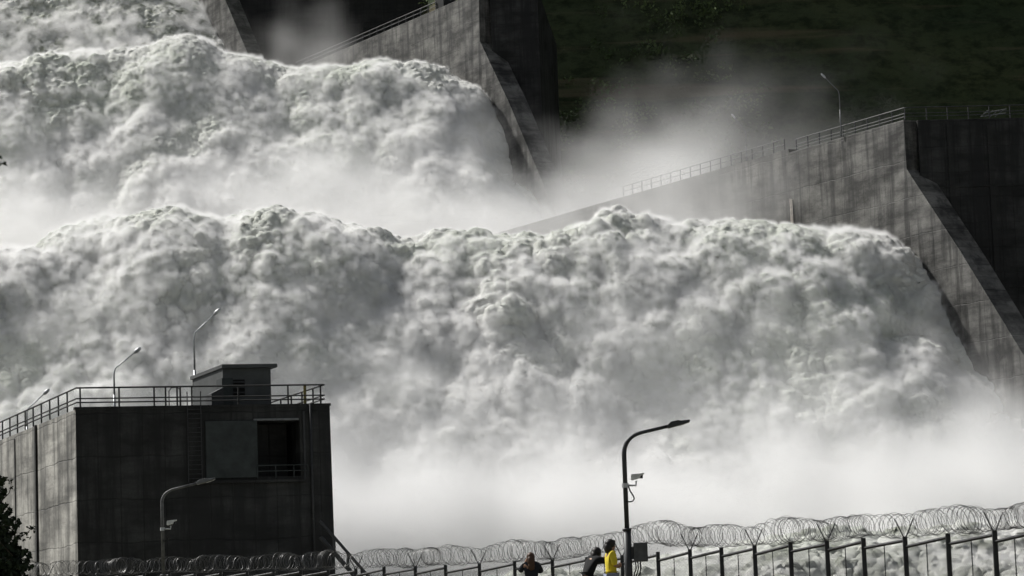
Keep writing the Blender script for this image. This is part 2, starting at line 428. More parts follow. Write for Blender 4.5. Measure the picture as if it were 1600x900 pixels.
def straight_lamp(base, top_z, tip, label, cat='street lamp', group=None, r=.07, mat=None):
    """pole with a short bend and a straight rising arm ending in a narrow head"""
    root = empty('street_lamp', base); tag(root, label, cat, group)
    h = top_z-base.z; rel = tip-base; mat = mat or M_steel
    MB().tube([(0, 0, 0), (0, 0, h*.6)], [r*1.25, r*1.05], 10).build('pole', mat, root, True)
    d = Vector((rel.x, rel.y, rel.z-h)); n = d.normalized(); 
    pts = [Vector((0, 0, h*.6)), Vector((0, 0, h*.93)), Vector((0, 0, h))+n*.12+Vector((0, 0, -.01)), Vector((0, 0, h))+d*.78]
    MB().tube(pts, [r*.8, r*.7, r*.6, r*.5], 8).build('arm', mat, root, True)
    a = Vector((0, 0, h))+d*.74; e = Vector((0, 0, h))+d
    mid = a.lerp(e, .35)
    MB().tube([a, a.lerp(e, .12), mid, a.lerp(e, .8), e], [r*.6, r*1.2, r*1.75, r*1.5, r*.7], 8).build('lamp_head', M_lamp, root, True)
    return root

# ------------------------------------------------------------------ piers
def side_frame(c, e2):
    return c, math.atan2(-e2.x, e2.y)         # local +Y = e2
def pier(c, e1, e2, prof_px, top_px_back, thick, block_w, depth, blk_drop, label, bottom, mats, kindname='pier_wall', Lback=70, block_setback=0.0):
    root = empty(kindname, c, side_frame(c, e2)[1]); tag(root, label, 'dam pier')
    prof = [edge_on(c, e2, *p) for p in prof_px]
    poly = [(Lback, 0), (0, 0)]+prof
    # continue the sloped edge down to the bottom level
    (t1, z1), (t2, z2) = prof[-2], prof[-1]
    k = (t2-t1)/(z2-z1); zb = bottom-c.z
    poly.append((t2+(zb-z2)*k, zb)); poly.append((Lback, zb))
    poly.reverse()
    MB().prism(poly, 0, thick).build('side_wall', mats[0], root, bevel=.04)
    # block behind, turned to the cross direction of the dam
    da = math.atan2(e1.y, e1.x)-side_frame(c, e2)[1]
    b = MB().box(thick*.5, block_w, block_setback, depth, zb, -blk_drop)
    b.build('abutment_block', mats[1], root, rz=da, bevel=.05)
    return root, da
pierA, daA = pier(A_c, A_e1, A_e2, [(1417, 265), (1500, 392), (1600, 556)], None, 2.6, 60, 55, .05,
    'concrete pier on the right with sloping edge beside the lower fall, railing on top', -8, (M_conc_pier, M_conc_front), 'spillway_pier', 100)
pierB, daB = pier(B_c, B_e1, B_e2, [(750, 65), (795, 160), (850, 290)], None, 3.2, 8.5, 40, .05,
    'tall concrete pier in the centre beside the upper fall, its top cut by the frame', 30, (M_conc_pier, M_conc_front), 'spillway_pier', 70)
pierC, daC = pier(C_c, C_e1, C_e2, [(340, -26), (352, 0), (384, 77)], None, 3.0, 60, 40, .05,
    'distant concrete pier at the top left beside the highest fall', 70, (M_conc_pier, M_conc_shade_stain), 'spillway_pier', 60)

# lower pier fittings
railing(pierA, (.15, 0, 0), (.15, 17.5, 0), 1.15, (.6, .3), 1.9, .035, M_dark)
railing(pierA, (.15, 19.5, .35), (.15, 50, .35), 1.15, (.6,), 1.9, .035, M_dark)
MB().prism([(17.5, 0), (17.5, -.6), (99.9, -.6), (99.9, .35), (18.6, .35), (18.6, 0)], -.004, 2.5).build('parapet_step', M_conc_pier, pierA)
e = Vector((math.cos(daA), math.sin(daA), 0))
railing(pierA, e*.2, e*22, 1.15, (.6, .3), 1.9, .035, M_dark, ends=False)
# pale pipe rails lying at the edge of the block top
p0 = e*7.3; mbp = MB()
for q in range(4): mbp.tube([p0+e*(q*.45)+Vector((0, 0, .1)), p0+e*(q*.5+.9)+Vector((0, .3, .75))], .035, 6)
mbp.tube([p0+Vector((0, 0, .12)), p0+e*2.4+Vector((0, 0, .42))], .04, 6); mbp.tube([p0+e*.3+Vector((0, 0, .45)), p0+e*2.5+Vector((0, 0, .8))], .04, 6)
mbp.build('stair_handrail', M_far, pierA)
for q, z0 in ((1, -6.5), (2, -16)):
    MB().box(2.8, 60, -.12, .02, z0, z0+.22).build('ledge', M_conc_front, pierA, rz=daA)
for q in (4.0, 7.8, 12.2):
    MB().box(q, q+.5, -.10, .02, -34, -.6).build('pilaster', M_conc_shade_stain, pierA, rz=daA)
# upper pier fittings
railing(pierB, (.15, 13, .0), (.15, 60, .0), 1.2, (.6,), 2.4, .05, M_dark)
MB().prism([(11, .0), (11, 2.2), (13.5, 2.2), (13.5, .0)], .3, 2.4).build('parapet_step', M_conc_shade_stain, pierB)
MB().tube([(4.4, -.35, 2), (4.4, -.35, -7.8)], .16, 8).build('drain_pipe', M_steel, pierB, True)

def pA(t, dz=0, off=1.2):
    n = Vector((A_e2.y, -A_e2.x, 0)); return A_c + A_e2*t + n*off + Vector((0, 0, dz))
def lamp_on(base, px_top, px_tip, label, group, r=.07, mat=None, tipback=0.0):
    top = at(*px_top, base.y); tip = at(*px_tip, base.y+tipback)
    base.x = top.x
    return straight_lamp(base, top.z, tip, label, 'street lamp', group, r, mat)
g_far = 'lamps along the pier tops'
def on_top(px, py, zt):      # ground point of a lamp from the picture, on a deck at height zt
    return at_z(px, py, zt)
b1 = on_top(1315, 214, A_c.z); lamp_on(Vector((b1.x, b1.y, A_c.z)), (1311, 143), (1283, 115), 'thin lamp with arm to the left standing on the right pier near its step', g_far, .06, M_far)
b2 = on_top(1168, 262, A_c.z); b2.y = min(b2.y, 300); lamp_on(Vector((b2.x, b2.y, A_c.z)), (1165, 205), (1143, 178), 'thin lamp half lost in spray at the far end of the right pier', g_far, .06, M_far)
# level gauge post against the lower wall
n_ = Vector((A_e2.y, -A_e2.x, 0)); g0 = on_plane(1239, 345, A_c, n_); g1 = on_plane(1238, 311, A_c, n_)
mg = MB().box(-.12, .12, -.06, .06, 0, g1.z-g0.z+1.5)
tag(mg.build('level_gauge', paint('gauge_paint', (.75, .68, .62)), loc=g0+Vector((-.1, -.1, -1.5))), 'small pale gauge board on the right pier wall just above the water', 'gauge board')

# ------------------------------------------------------------------ near pier tower
def tower():
    rz = math.atan2(T_e1.y, T_e1.x)
    root = empty('intake_tower', T_c, rz); tag(root, 'dark concrete tower at lower left with pale left face and railed roof', 'tower')
    inv = Matrix.Rotation(-rz, 3, 'Z')
    def loc(p): return inv @ (p-T_c)
    nf = Vector((T_e1.y, -T_e1.x, 0))
    def F(px, py): q = loc(on_plane(px, py, T_c, nf)); return q.x, q.z
    L2 = loc(T_c+T_e2*40); W, _ = F(515, 634); Wb, _ = F(522, 834)
    H = T_c.z+7; sk = L2.x/L2.y                       # skew of the side walls
    bat = (Wb-W)/(7.1)                                # batter per metre down
    ox0, oz0 = F(402, 745); ox1, oz1 = F(468, 657)
    def q(x, y, z): return (x + sk*y, y, z)
    body = MB()
    D = 40
    def cell(x0, x1, z0, z1, y=0):                   # front panel
        def bx(x, z): return x+(-z*bat if x > W-.01 else 0)
        body.add([q(bx(x0, z0), y, z0), q(bx(x1, z0), y, z0), q(bx(x1, z1), y, z1), q(bx(x0, z1), y, z1)], [(0, 1, 2, 3)])
    cell(0, ox0, -H, 0); cell(ox1, W, -H, 0); cell(ox0, ox1, -H, oz0); cell(ox0, ox1, oz1, 0)
    # recess
    r = 2.6
    body.add([q(ox0, 0, oz0), q(ox1, 0, oz0), q(ox1, 0, oz1), q(ox0, 0, oz1), q(ox0, r, oz0), q(ox1, r, oz0), q(ox1, r, oz1), q(ox0, r, oz1)],
             [(0, 4, 5, 1), (1, 5, 6, 2), (2, 6, 7, 3), (3, 7, 4, 0), (4, 7, 6, 5)])
    body.add([q(0, 0, 0), q(W, 0, 0), q(W, D, 0), q(0, D, 0)], [(0, 1, 2, 3)])                       # deck
    body.add([q(W, 0, 0), q(W+H*bat, 0, -H), q(W+H*bat, D, -H), q(W, D, 0)], [(0, 1, 2, 3)])          # right
    body.add([q(0, D, 0), q(W, D, 0), q(W+H*bat, D, -H), q(0, D, -H)], [(0, 1, 2, 3)])                # back
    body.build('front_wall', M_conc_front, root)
    # left face, its own object so its boards follow it
    a2 = math.atan2(T_e2.y, T_e2.x)-rz
    sw = MB(); sw.add([(0, 0, 0), (0, 41, 0), (0, 41, -H), (0, 0, -H)], [(0, 1, 2, 3)]); sw.box(.001, .25, .1, 41, -H, -.02)
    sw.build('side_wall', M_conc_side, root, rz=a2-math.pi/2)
    MB().box(-.12, .02, 10.6, 10.95, -H, .02).build('expansion_joint', M_conc_shade_stain, root, rz=a2-math.pi/2)
    MB().box(-.05, .02, 17.2, 17.4, -6, -.3).build('drain_stain_pipe', M_conc_shade_stain, root, rz=a2-math.pi/2)
    # coping lip
    MB().add([q(-.06, -.06, -.0), q(W+.06, -.06, -.0), q(W+.06, .3, -.0), q(-.06, .3, -.0), q(-.06, -.06, .14), q(W+.06, -.06, .14), q(W+.06, .3, .14), q(-.06, .3, .14)],
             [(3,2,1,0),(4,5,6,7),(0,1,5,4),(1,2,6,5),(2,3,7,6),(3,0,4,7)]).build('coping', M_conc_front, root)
    # sliding door leaf, lintel rail, ledge, pipes
    dx0, dz0 = F(322, 748); dx1, dz1 = F(401, 657)
    MB().box(dx0, dx1, -.16, .02, dz0, dz1).build('door_leaf', M_sheet, root, bevel=.03)
    lx0, lz = F(396, 657); lx1, _ = F(466, 655)
    MB().box(lx0, lx1, -.14, .01, lz-.02, lz+.09).build('lintel_rail', M_far, root)
    bx0, bz = F(300, 753); bx1, _ = F(478, 750)
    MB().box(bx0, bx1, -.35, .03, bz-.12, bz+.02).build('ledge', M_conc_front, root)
    px_, _ = F(486, 700); _, pb = F(486, 890)
    MB().tube([(px_, -.1, .1), (px_, -.1, pb)], .07, 8).build('downpipe', M_dark, root, True)
    px2, _ = F(474, 700)
    MB().box(px2, px2+.12, -.1, .02, bz, -.3).build('cable_tray', M_dark, root)
    # balcony guard in the opening
    mb = MB(); gz = oz0
    mb.tube([(ox0, -.2, gz+.62), (px2+.2, -.2, gz+.62)], .035, 6); mb.tube([(ox0, -.2, gz+.3), (px2+.2, -.2, gz+.3)], .03, 6)
    for f in (0, .36, .72, 1): x = ox0+(px2+.2-ox0)*f; mb.box(x-.03, x+.03, -.23, -.17, gz-.1, gz+.62)
    mb.build('balcony_guard', M_sheet, root)
    # ladder down the front
    la, _ = F(292, 645); lb, _ = F(313, 645)
    mb = MB(); mb.tube([(la, -.25, .9), (la, -.25, -4.2)], .03, 6); mb.tube([(lb, -.25, .9), (lb, -.25, -4.2)], .03, 6)
    for k in range(16): mb.tube([(la, -.25, -.1-k*.26), (lb, -.25, -.1-k*.26)], .018, 5)
    mb.build('ladder', M_dark, root)
    # railings: front, left side, right side
    def fr(px): return F(px, 636)[0]
    railing(root, q(.08, .12, .12), q(W-.25, .12, .12), 1.1, (.5, .28), r=.04, posts=[max(0.0, fr(x)/(W-.3)) for x in (124, 185, 240, 258, 276, 281, 299, 372, 450, 501)])
    Ls = 38; railing(root, q(.08, .12, .12), q(.08, Ls, .02), 1.1, (.5, .28), r=.04, posts=[k/16 for k in range(1, 17)])
    railing(root, q(W-.25, .12, .12), q(W-.25, 24, .02), 1.1, (.5, .28), r=.04, posts=[k/11 for k in range(1, 12)])
    yx, _ = F(478, 636); MB().tube([(yx, .25, 0), (yx, .25, 1.22)], .085, 8).build('bollard', M_yellow, root)
    gx, _ = F(266, 636); gx2, _ = F(283, 636)
    MB().tube([(gx, .5, 0), (gx, .5, 1.0), (gx+.15, .5, 1.2), (gx2-.15, .5, 1.22), (gx2, .5, 1.1), (gx2, .5, 0)], .03, 6).build('ladder_hoop', M_rail, root)
    # roof cabin, its faces parallel to the tower's
    y0 = 3.6
    nfp = T_c + nf*(-y0)
    def G(px, py): p = loc(on_plane(px, py, nfp, nf)); return p.x - sk*y0, p.z
    cx0, ct = G(346, 571); cx1, _ = G(424, 576); dpt = 6.8
    cab = empty('roof_cabin', T_c, rz); tag(cab, 'small grey cabin with overhanging roof standing on the tower deck', 'cabin')
    mb = MB()
    def Q(x, y, z): return (x+sk*y, y, z)
    def skbox(m, x0, x1, ya, yb, z0, z1, dz=0.0):
        m.add([Q(x0, ya, z0), Q(x1, ya, z0), Q(x1, yb, z0), Q(x0, yb, z0), Q(x0, ya, z1), Q(x1, ya, z1-dz), Q(x1, yb, z1-dz), Q(x0, yb, z1)],
              [(3,2,1,0),(4,5,6,7),(0,1,5,4),(1,2,6,5),(2,3,7,6),(3,0,4,7)])
    skbox(mb, cx0+.06, cx1-.05, y0, y0+dpt, 0, ct-.1, .1); mb.build('cabin_wall', M_clad, cab)
    mb = MB(); skbox(mb, cx0-.04, cx1+.28, y0-.25, y0+dpt+.15, ct-.16, ct+.04); mb.build('roof', M_clad, cab)
    wx0, wz0 = G(357, 618); wx1, wz1 = G(382, 593)
    mb = MB(); skbox(mb, wx0, wx1, y0-.03, y0+.1, wz0, wz1); mb.build('window', M_black, cab)
    mb = MB()
    for k in range(3): skbox(mb, wx0, wx1, y0-.09, y0-.03, wz0+.12+k*(wz1-wz0)/3, wz0+.2+k*(wz1-wz0)/3)
    mb.build('louvre', M_dark, cab)
    ax0, az1 = G(338, 594); ax1, _ = G(358, 594)
    mb = MB(); skbox(mb, ax0, wx0-.05, y0-1.2, y0-.001, 0, az1, 0); mb.build('electrical_cabinet', M_sheet, cab)
    bx0, _ = G(319, 612); _, bz1 = G(330, 616)
    mb = MB(); mb.add([Q(bx0, y0-1.6, 0), Q(ax0-.02, y0-1.6, 0), Q(ax0-.02, y0-.3, 0), Q(bx0, y0-.3, 0), Q(bx0, y0-1.6, bz1-.1), Q(ax0-.02, y0-1.6, bz1+.25), Q(ax0-.02, y0-.3, bz1+.25), Q(bx0, y0-.3, bz1-.1)],
              [(3,2,1,0),(4,5,6,7),(0,1,5,4),(1,2,6,5),(2,3,7,6),(3,0,4,7)]); mb.build('switch_box', M_dark, cab)
    return root
tower()
g_tw = 'lamps on the tower deck'
def deck_lamp(px_base, Y, px_top, px_tip, label):
    b = at(px_base, 630, Y); b.z = T_c.z
    lamp_on(b, px_top, px_tip, label, g_tw, .075)
deck_lamp(304, 172, (303, 521), (345, 482), 'tallest deck lamp rising behind the roof cabin, arm to the right')
deck_lamp(179, 176, (178, 577), (220, 543), 'middle deck lamp behind the front railing left of the cabin')
deck_lamp(42, 190, (42, 640), (77, 608), 'lowest deck lamp at far left, only its arm above the railing')

# stair beside the tower
def stair():
    Y = 152; a = at(519, 836, Y); b = at(580, 905, Y); c = at(640, 975, Y)
    root = empty('metal_stair', (c.x, Y, c.z)); tag(root, 'steep metal stair with handrail descending from the right foot of the tower', 'stair')
    o = Vector((c.x, Y, c.z)); d = (b-a).normalized(); top = a-o - d*1.0; bot = c-o
    for yy in (0, .9):
        v = Vector((0, yy, 0))
        MB().tube([top+v, bot+v], .07, 6).build('handrail', M_dark, root)
        dn = Vector((0, 0, -.85))
        MB().tube([top+v+dn, bot+v+dn], .11, 4).build('stringer', M_dark, root)
        for k in range(1, 7):
            p = top.lerp(bot, k/6.5)+v; MB().tube([p, p+dn], .045, 6).build('baluster', M_dark, root)
    n = 20
    for k in range(n):
        p = top.lerp(bot, (k+.5)/n)+Vector((0, 0, -.85)); MB().box(p.x-.12, p.x+.12, p.y, p.y+.9, p.z-.02, p.z+.02).build('tread', M_dark, root)
stair()

# ------------------------------------------------------------------ fence with razor wire
posts_px = [(1616, 831), (1554, 834), (1481, 838), (1414, 843), (1349, 845), (1292, 849), (1235, 851), (1179, 856), (1127, 859), (1078, 862), (1028, 866), (972, 871), (917, 874), (863, 877),
            (804, 880), (749, 884), (696, 886), (649, 888), (600, 889)]
tops = []
n = len(posts_px)
for i, (x, y) in enumerate(posts_px):
    Y = 56+i*1.55; tops.append(at(x, y, Y))
x, y = 600, 889; i = n
while x > -60:
    x -= 44 - (i-n)*.6; y += .9; tops.append(at(x, y+1.5, 56+i*1.55)); i += 1
tops.insert(0, tops[0]+(tops[0]-tops[1])); tops.insert(0, tops[0]+(tops[0]-tops[1]))
GZ = .45
def fence():
    root = empty('security_fence', (tops[0].x, tops[0].y, GZ)); tag(root, 'chain link security fence with dark posts running across the foreground', 'fence')
    o = Vector((tops[0].x, tops[0].y, GZ))
    link = MB()
    for i, t in enumerate(tops):
        p = t-o; r = .047
        MB().box(p.x-r, p.x+r, p.y-r, p.y+r, 0, p.z+.06).build('post', M_dark, root)
        if i < len(tops)-1:
            q = tops[i+1]-o
            # sloped top rail: highest at its right end, a little under the next post's top at the left
            MB().tube([p+Vector((0, 0, -.02)), q+Vector((0, 0, -.16))], .036, 4).build('top_rail', M_dark, root)
            m = p.lerp(q, .5); MB().tube([m+Vector((0, 0, -.1)), Vector((m.x, m.y, 0))], .012, 5).build('brace_wire', M_dark, root)
            if i < 23:
                L = (Vector((q.x, q.y, 0))-Vector((p.x, p.y, 0))).length; Hh = min(p.z, q.z)-.12
                def pt(u, z): return Vector((p.x+(q.x-p.x)*u/L, p.y+(q.y-p.y)*u/L, z))
                s = .075; zlow = .5
                k = -Hh
                while k < L:
                    for sgn in (0, 1):
                        u0, z0, u1, z1 = k, zlow, k+(Hh-zlow), Hh
                        if u0 < 0: z0 += -u0; u0 = 0
                        if u1 > L: z1 -= (u1-L); u1 = L
                        if z1 > z0+.01:
                            if sgn: a, b = pt(L-u0, z0), pt(L-u1, z1)
                            else: a, b = pt(u0, z0), pt(u1, z1)
                            link.tube([a, b], .0028, 3, False)
                    k += s
        if i % 2 == 1:
            d = (tops[min(i+1, len(tops)-1)]-t).normalized(); 
            for sx in (-1, 1):
                MB().tube([p+Vector((0, 0, 0)), p+Vector((d.x*.02*sx, 0, 0))+Vector((sx*.22, sx*.1, .44))], .014, 5).build('wire_arm', M_dark, root)
    link.build('chain_link', M_dark, root)
    return root
fence()
def razor():
    mb = MB(); rg = random.Random(3)
    # path: coil axis sags to the rail at each V arm and bulges between
    P = []
    acc = 0
    segs = []
    for i in range(len(tops)-1):
        a, b = tops[i], tops[i+1]; L = (b-a).length
        for k in range(12):
            f = k/12; g = ((i+f-1) % 2)/2           # 0 at arms
            bulge = math.sin(math.pi*g)
            hump = math.exp(-((i+f-12.2)/1.3)**2)*.22
            P.append((a.lerp(b, f)+Vector((0, 0, .27+.06*bulge+hump)), .225+.045*bulge+.02*math.sin(i*1.7+f*3)))
    pts = [Vector(p[0]) for p in P]
    cum = [0]
    for i in range(1, len(pts)): cum.append(cum[-1]+(pts[i]-pts[i-1]).length)
    def samp(s):
        import bisect
        j = min(max(bisect.bisect(cum, s)-1, 0), len(pts)-2); f = (s-cum[j])/(cum[j+1]-cum[j]+1e-9)
        t = (pts[j+1]-pts[j]).normalized()
        return pts[j].lerp(pts[j+1], f), P[j][1]*(1-f)+P[j+1][1]*f, t
    for sign, pitch in ((1, .20), (-1, .46)):
        s = 0; ph = rg.random()*6; line = []
        N = 22
        while s < cum[-1]:
            c, r, t = samp(s)
            side = t.cross(Vector((0, 0, 1))).normalized(); up = side.cross(t)
            r *= 1+.07*math.sin(s*5.1+ph*sign)+.08*math.sin(s*2.3+1)+.05*math.sin(s*11.7)
            lean = .06*math.sin(s*1.3)
            line.append(c+side*(math.cos(ph)*r*1.0)+up*(math.sin(ph)*r)+t*(math.sin(ph)*(.05+lean)))
            ph += sign*2*math.pi/N; s += pitch/N*(1+.4*math.sin(s*.9+sign)+.35*math.sin(s*4.1))
        mb.tube(line, .0054, 3, False)
    line = [p[0]+Vector((0, 0, -.2)) for p in P]; mb.tube(line, .004, 3, False)
    o = mb.build('razor_wire', M_wire, None)
    tag(o, 'long looping coil of razor wire lying along the fence top', 'razor wire')
razor()

# ------------------------------------------------------------------ curved arm lamps with cameras
def curved_lamp(Y, base_px, elbow_px, arm_px, head_px, cam_px, label, matp, thick_px, box=False, r=.055):
    """pole, quarter bend, rising arm, flat head; camera on a bracket part way up"""
    pb = at(*base_px, Y); root = empty('street_lamp', (pb.x, pb.y, GZ)); tag(root, label, 'street lamp', 'curved arm lamps with cameras')
    o = Vector((pb.x, pb.y, GZ)); 
    e = at(*elbow_px, Y)-o; a = at(*arm_px, Y)-o; h0 = at(*head_px[0], Y)-o; h1 = at(*head_px[1], Y)-o; tk = at(*thick_px, Y)-o
    x0 = 0.0
    e.x = x0; 
    MB().tube([(0, 0, 0), (0, 0, tk.z)], r*1.6, 12).build('pole_base', matp, root, True)
    MB().tube([(0, 0, tk.z-.002), (0, 0, tk.z+.05)], [r*1.85, r*1.85], 12).build('collar', matp, root, True)
    pts = [Vector((0, 0, tk.z)), Vector((0, 0, e.z))]
    c = Vector((0, 0, a.z - .02))
    p0, p1, p2 = Vector((0, 0, e.z)), Vector((0, 0, a.z-.02-(a.x)*.12)), a
    for k in range(1, 11):
        f = k/10; pts.append(p0*(1-f)**2+p1*2*f*(1-f)+p2*f*f)
    pts.append(h0)
    rr = [r]*2+[r*(1-.025*k) for k in range(1, 11)]+[r*.7]
    MB().tube(pts, rr, 10).build('arm', matp, root, True)
    d = (h1-h0).normalized(); L = (h1-h0).length; up = Vector((-d.z, 0, d.x))
    def hp(f, u): return h0+d*(L*f)+up*u
    poly = [hp(-.02, -.05), hp(.45, -.035), hp(1.0, .0), hp(1.0, .045), hp(.6, .06), hp(.5, .085), hp(.15, .085), hp(-.02, .03)]
    mb = MB(); nn = len(poly)
    mb.add([p+Vector((0, -.13, 0)) for p in poly]+[p+Vector((0, .13, 0)) for p in poly], [tuple(range(nn)), tuple(range(2*nn-1, nn-1, -1))]+[((i+1) % nn, i, i+nn, (i+1) % nn+nn) for i in range(nn)])
    hd = mb.build('lamp_head', matp if box else M_far, root, bevel=.012)
    mb = MB(); mb.add([hp(.5, -.045)+Vector((0, -.1, 0)), hp(.96, -.012)+Vector((0, -.1, 0)), hp(.96, -.012)+Vector((0, .1, 0)), hp(.5, -.045)+Vector((0, .1, 0))], [(0, 1, 2, 3)])
    mb.build('lens', M_lamp, hd)
    # security camera
    cp = at(*cam_px, Y)-o
    cr = empty('security_camera', o+Vector((0, 0, cp.z-.16))); tag(cr, ('pale' if not box else 'small white and black')+' security camera on the '+('lamp pole in front of the dark tower' if not box else 'dark lamp pole above the fence'), 'camera')
    MB().tube([(0, 0, -.05), (0, 0, .05)], r*1.5, 10).build('clamp', M_lamp, cr)
    MB().tube([(0, 0, 0), (.1, 0, .0), (.24, 0, -.005), (.25, 0, .1)], .022, 8).build('bracket', M_lamp, cr)
    mb = MB(); 
    poly = [(.15, .10), (.37, .16), (.47, .30), (.14, .27)]
    poly = [(.13, .13), (.16, .11), (.34, .155), (.35, .20), (.43, .24), (.44, .27), (.14, .245)]
    nn = len(poly)
    mb.add([(x, -.06, z) for x, z in poly]+[(x, .06, z) for x, z in poly], [tuple(range(nn)), tuple(range(2*nn-1, nn-1, -1))]+[((i+1) % nn, i, i+nn, (i+1) % nn+nn) for i in range(nn)])
    mb.build('housing', paint('camera_white', (.62, .63, .62), .4), cr, bevel=.008)
    MB().box(.30, .40, -.055, .055, .15, .225).build('lens_hood', M_rub, cr)
    MB().tube([(.07, -.03, -.02), (.1, -.03, -.12), (.17, -.03, -.24), (.19, -.03, -.3), (.15, -.03, -.36), (.07, -.03, -.37), (.0, -.05, -.35)], .016, 6).build('cable', M_rub, cr, True)
    if box:
        bx = at(1001, 872, Y)-o
        jb = empty('junction_box', o+Vector((0, 0, bx.z-.18))); tag(jb, 'dark grey junction box with cables strapped to the lamp pole at fence height', 'junction box')
        MB().box(.13, .44, -.12, .12, .1, .52).build('box_body', paint('box_grey', (.07, .072, .075), .5), jb, bevel=.015)
        MB().box(.04, .13, -.05, .05, .16, .44).build('bracket', M_dark, jb)
        mb = MB()
        for k, xx in enumerate((.16, .21, .27)):
            mb.tube([(xx, -.02, .1), (xx+.01, -.04, -.05), (xx-.06, -.02, -.25), (.1, -.03, -.5), (.09, 0, -bx.z+.5)], .014, 6)
        mb.build('cable', M_rub, jb, True)
        MB().box(.1, .34, -.07, .07, -.52, -.34).build('splice_case', M_rub, jb, bevel=.02)
    return root
M_pole = paint('weathered_dark_pole', (.045, .047, .05), .5, .4, .2)
curved_lamp(64, (981, 860), (975, 712), (1006, 675), ((1044, 666), (1078, 659)), (993, 747), 'dark curved lamp post standing by the two people at the fence', M_pole, (981, 829), True)
curved_lamp(86, (255, 880), (254, 786), (277, 763), ((308, 755), (336, 749)), (268, 818), 'pale curved lamp post in front of the dark tower wall', M_post, (255, 900), False, .05)

# ------------------------------------------------------------------ people
def skin_mesh(joints, edges, sub=2):
    """joints {name:(pos, r or (rx,ry))}; returns a smooth evaluated mesh"""
    names = list(joints); ix = {k: i for i, k in enumerate(names)}
    me = bpy.data.meshes.new('tmp'); me.from_pydata([joints[k][0] for k in names], [(ix[a], ix[b]) for a, b in edges], []); me.update()
    ob = bpy.data.objects.new('tmp', me); sc.collection.objects.link(ob)
    md = ob.modifiers.new('skin', 'SKIN'); md.use_smooth_shade = True
    sv = me.skin_vertices[0].data
    for k in names:
        r = joints[k][1]; sv[ix[k]].radius = (r, r) if not isinstance(r, tuple) else r
    sv[0].use_root = True
    s = ob.modifiers.new('sub', 'SUBSURF'); s.levels = sub; s.render_levels = sub
    dg = bpy.context.evaluated_depsgraph_get(); dg.update()
    m2 = bpy.data.meshes.new_from_object(ob.evaluated_get(dg)); bpy.data.objects.remove(ob)
    return m2
def link_mesh(name, me, mat, parent):
    o = bpy.data.objects.new(name, me); sc.collection.objects.link(o); me.materials.clear(); me.materials.append(mat); o.parent = parent
    me.polygons.foreach_set('use_smooth', [True]*len(me.polygons)); return o
def hand(j, e, w_, dirv, side, curl, tag_):
    """palm and five fingers from the wrist joint"""
    d = Vector(dirv).normalized(); s = Vector(side).normalized(); c = Vector(curl).normalized(); p = Vector(j[w_][0])
    palm = p+d*.055; j[tag_+'palm'] = (tuple(palm), .026); e.append((w_, tag_+'palm'))
    for k, (off, ln) in enumerate(((-.028, .062), (-.010, .072), (.010, .068), (.027, .052))):
        b = palm+d*.03+s*off; m = b+d*ln*.5+c*ln*.15; t = b+d*ln*.85+c*ln*.55
        for q, (nm, pos, r) in enumerate((('a', b, .010), ('b', m, .009), ('c', t, .0075))):
            j[f'{tag_}{k}{nm}'] = (tuple(pos), r)
        e += [(tag_+'palm', f'{tag_}{k}a'), (f'{tag_}{k}a', f'{tag_}{k}b'), (f'{tag_}{k}b', f'{tag_}{k}c')]
    t1 = p+d*.02-s*.035; t2 = t1+d*.03-s*.02+c*.015
    j[tag_+'t1'] = (tuple(t1), .012); j[tag_+'t2'] = (tuple(t2), .009); e += [(w_, tag_+'t1'), (tag_+'t1', tag_+'t2')]
M_skin = paint('skin', (.30, .17, .11), .55, 0, .08)
M_hair = paint('dark_hair', (.012, .009, .008), .5, 0, .3, 40)
M_hairb = paint('brown_hair', (.06, .03, .015), .5, 0, .3, 40)
def icoblob(mb, c, r, sq=(1, 1, 1), n=10, amp=.0, seed=1):
    rg = random.Random(seed); base = len(mb.v); c = Vector(c)
    for i in range(n+1):
        th = math.pi*i/n
        for k in range(2*n):
            ph = math.pi*k/n; d = Vector((math.sin(th)*math.cos(ph)*sq[0], math.sin(th)*math.sin(ph)*sq[1], math.cos(th)*sq[2]))
            mb.v.append(tuple(c+d*r*(1+amp*rg.uniform(-1, 1))))
    for i in range(n):
        for k in range(2*n):
            a = base+i*2*n+k; b = base+i*2*n+(k+1) % (2*n); mb.f.append((a, a+2*n, b+2*n, b))
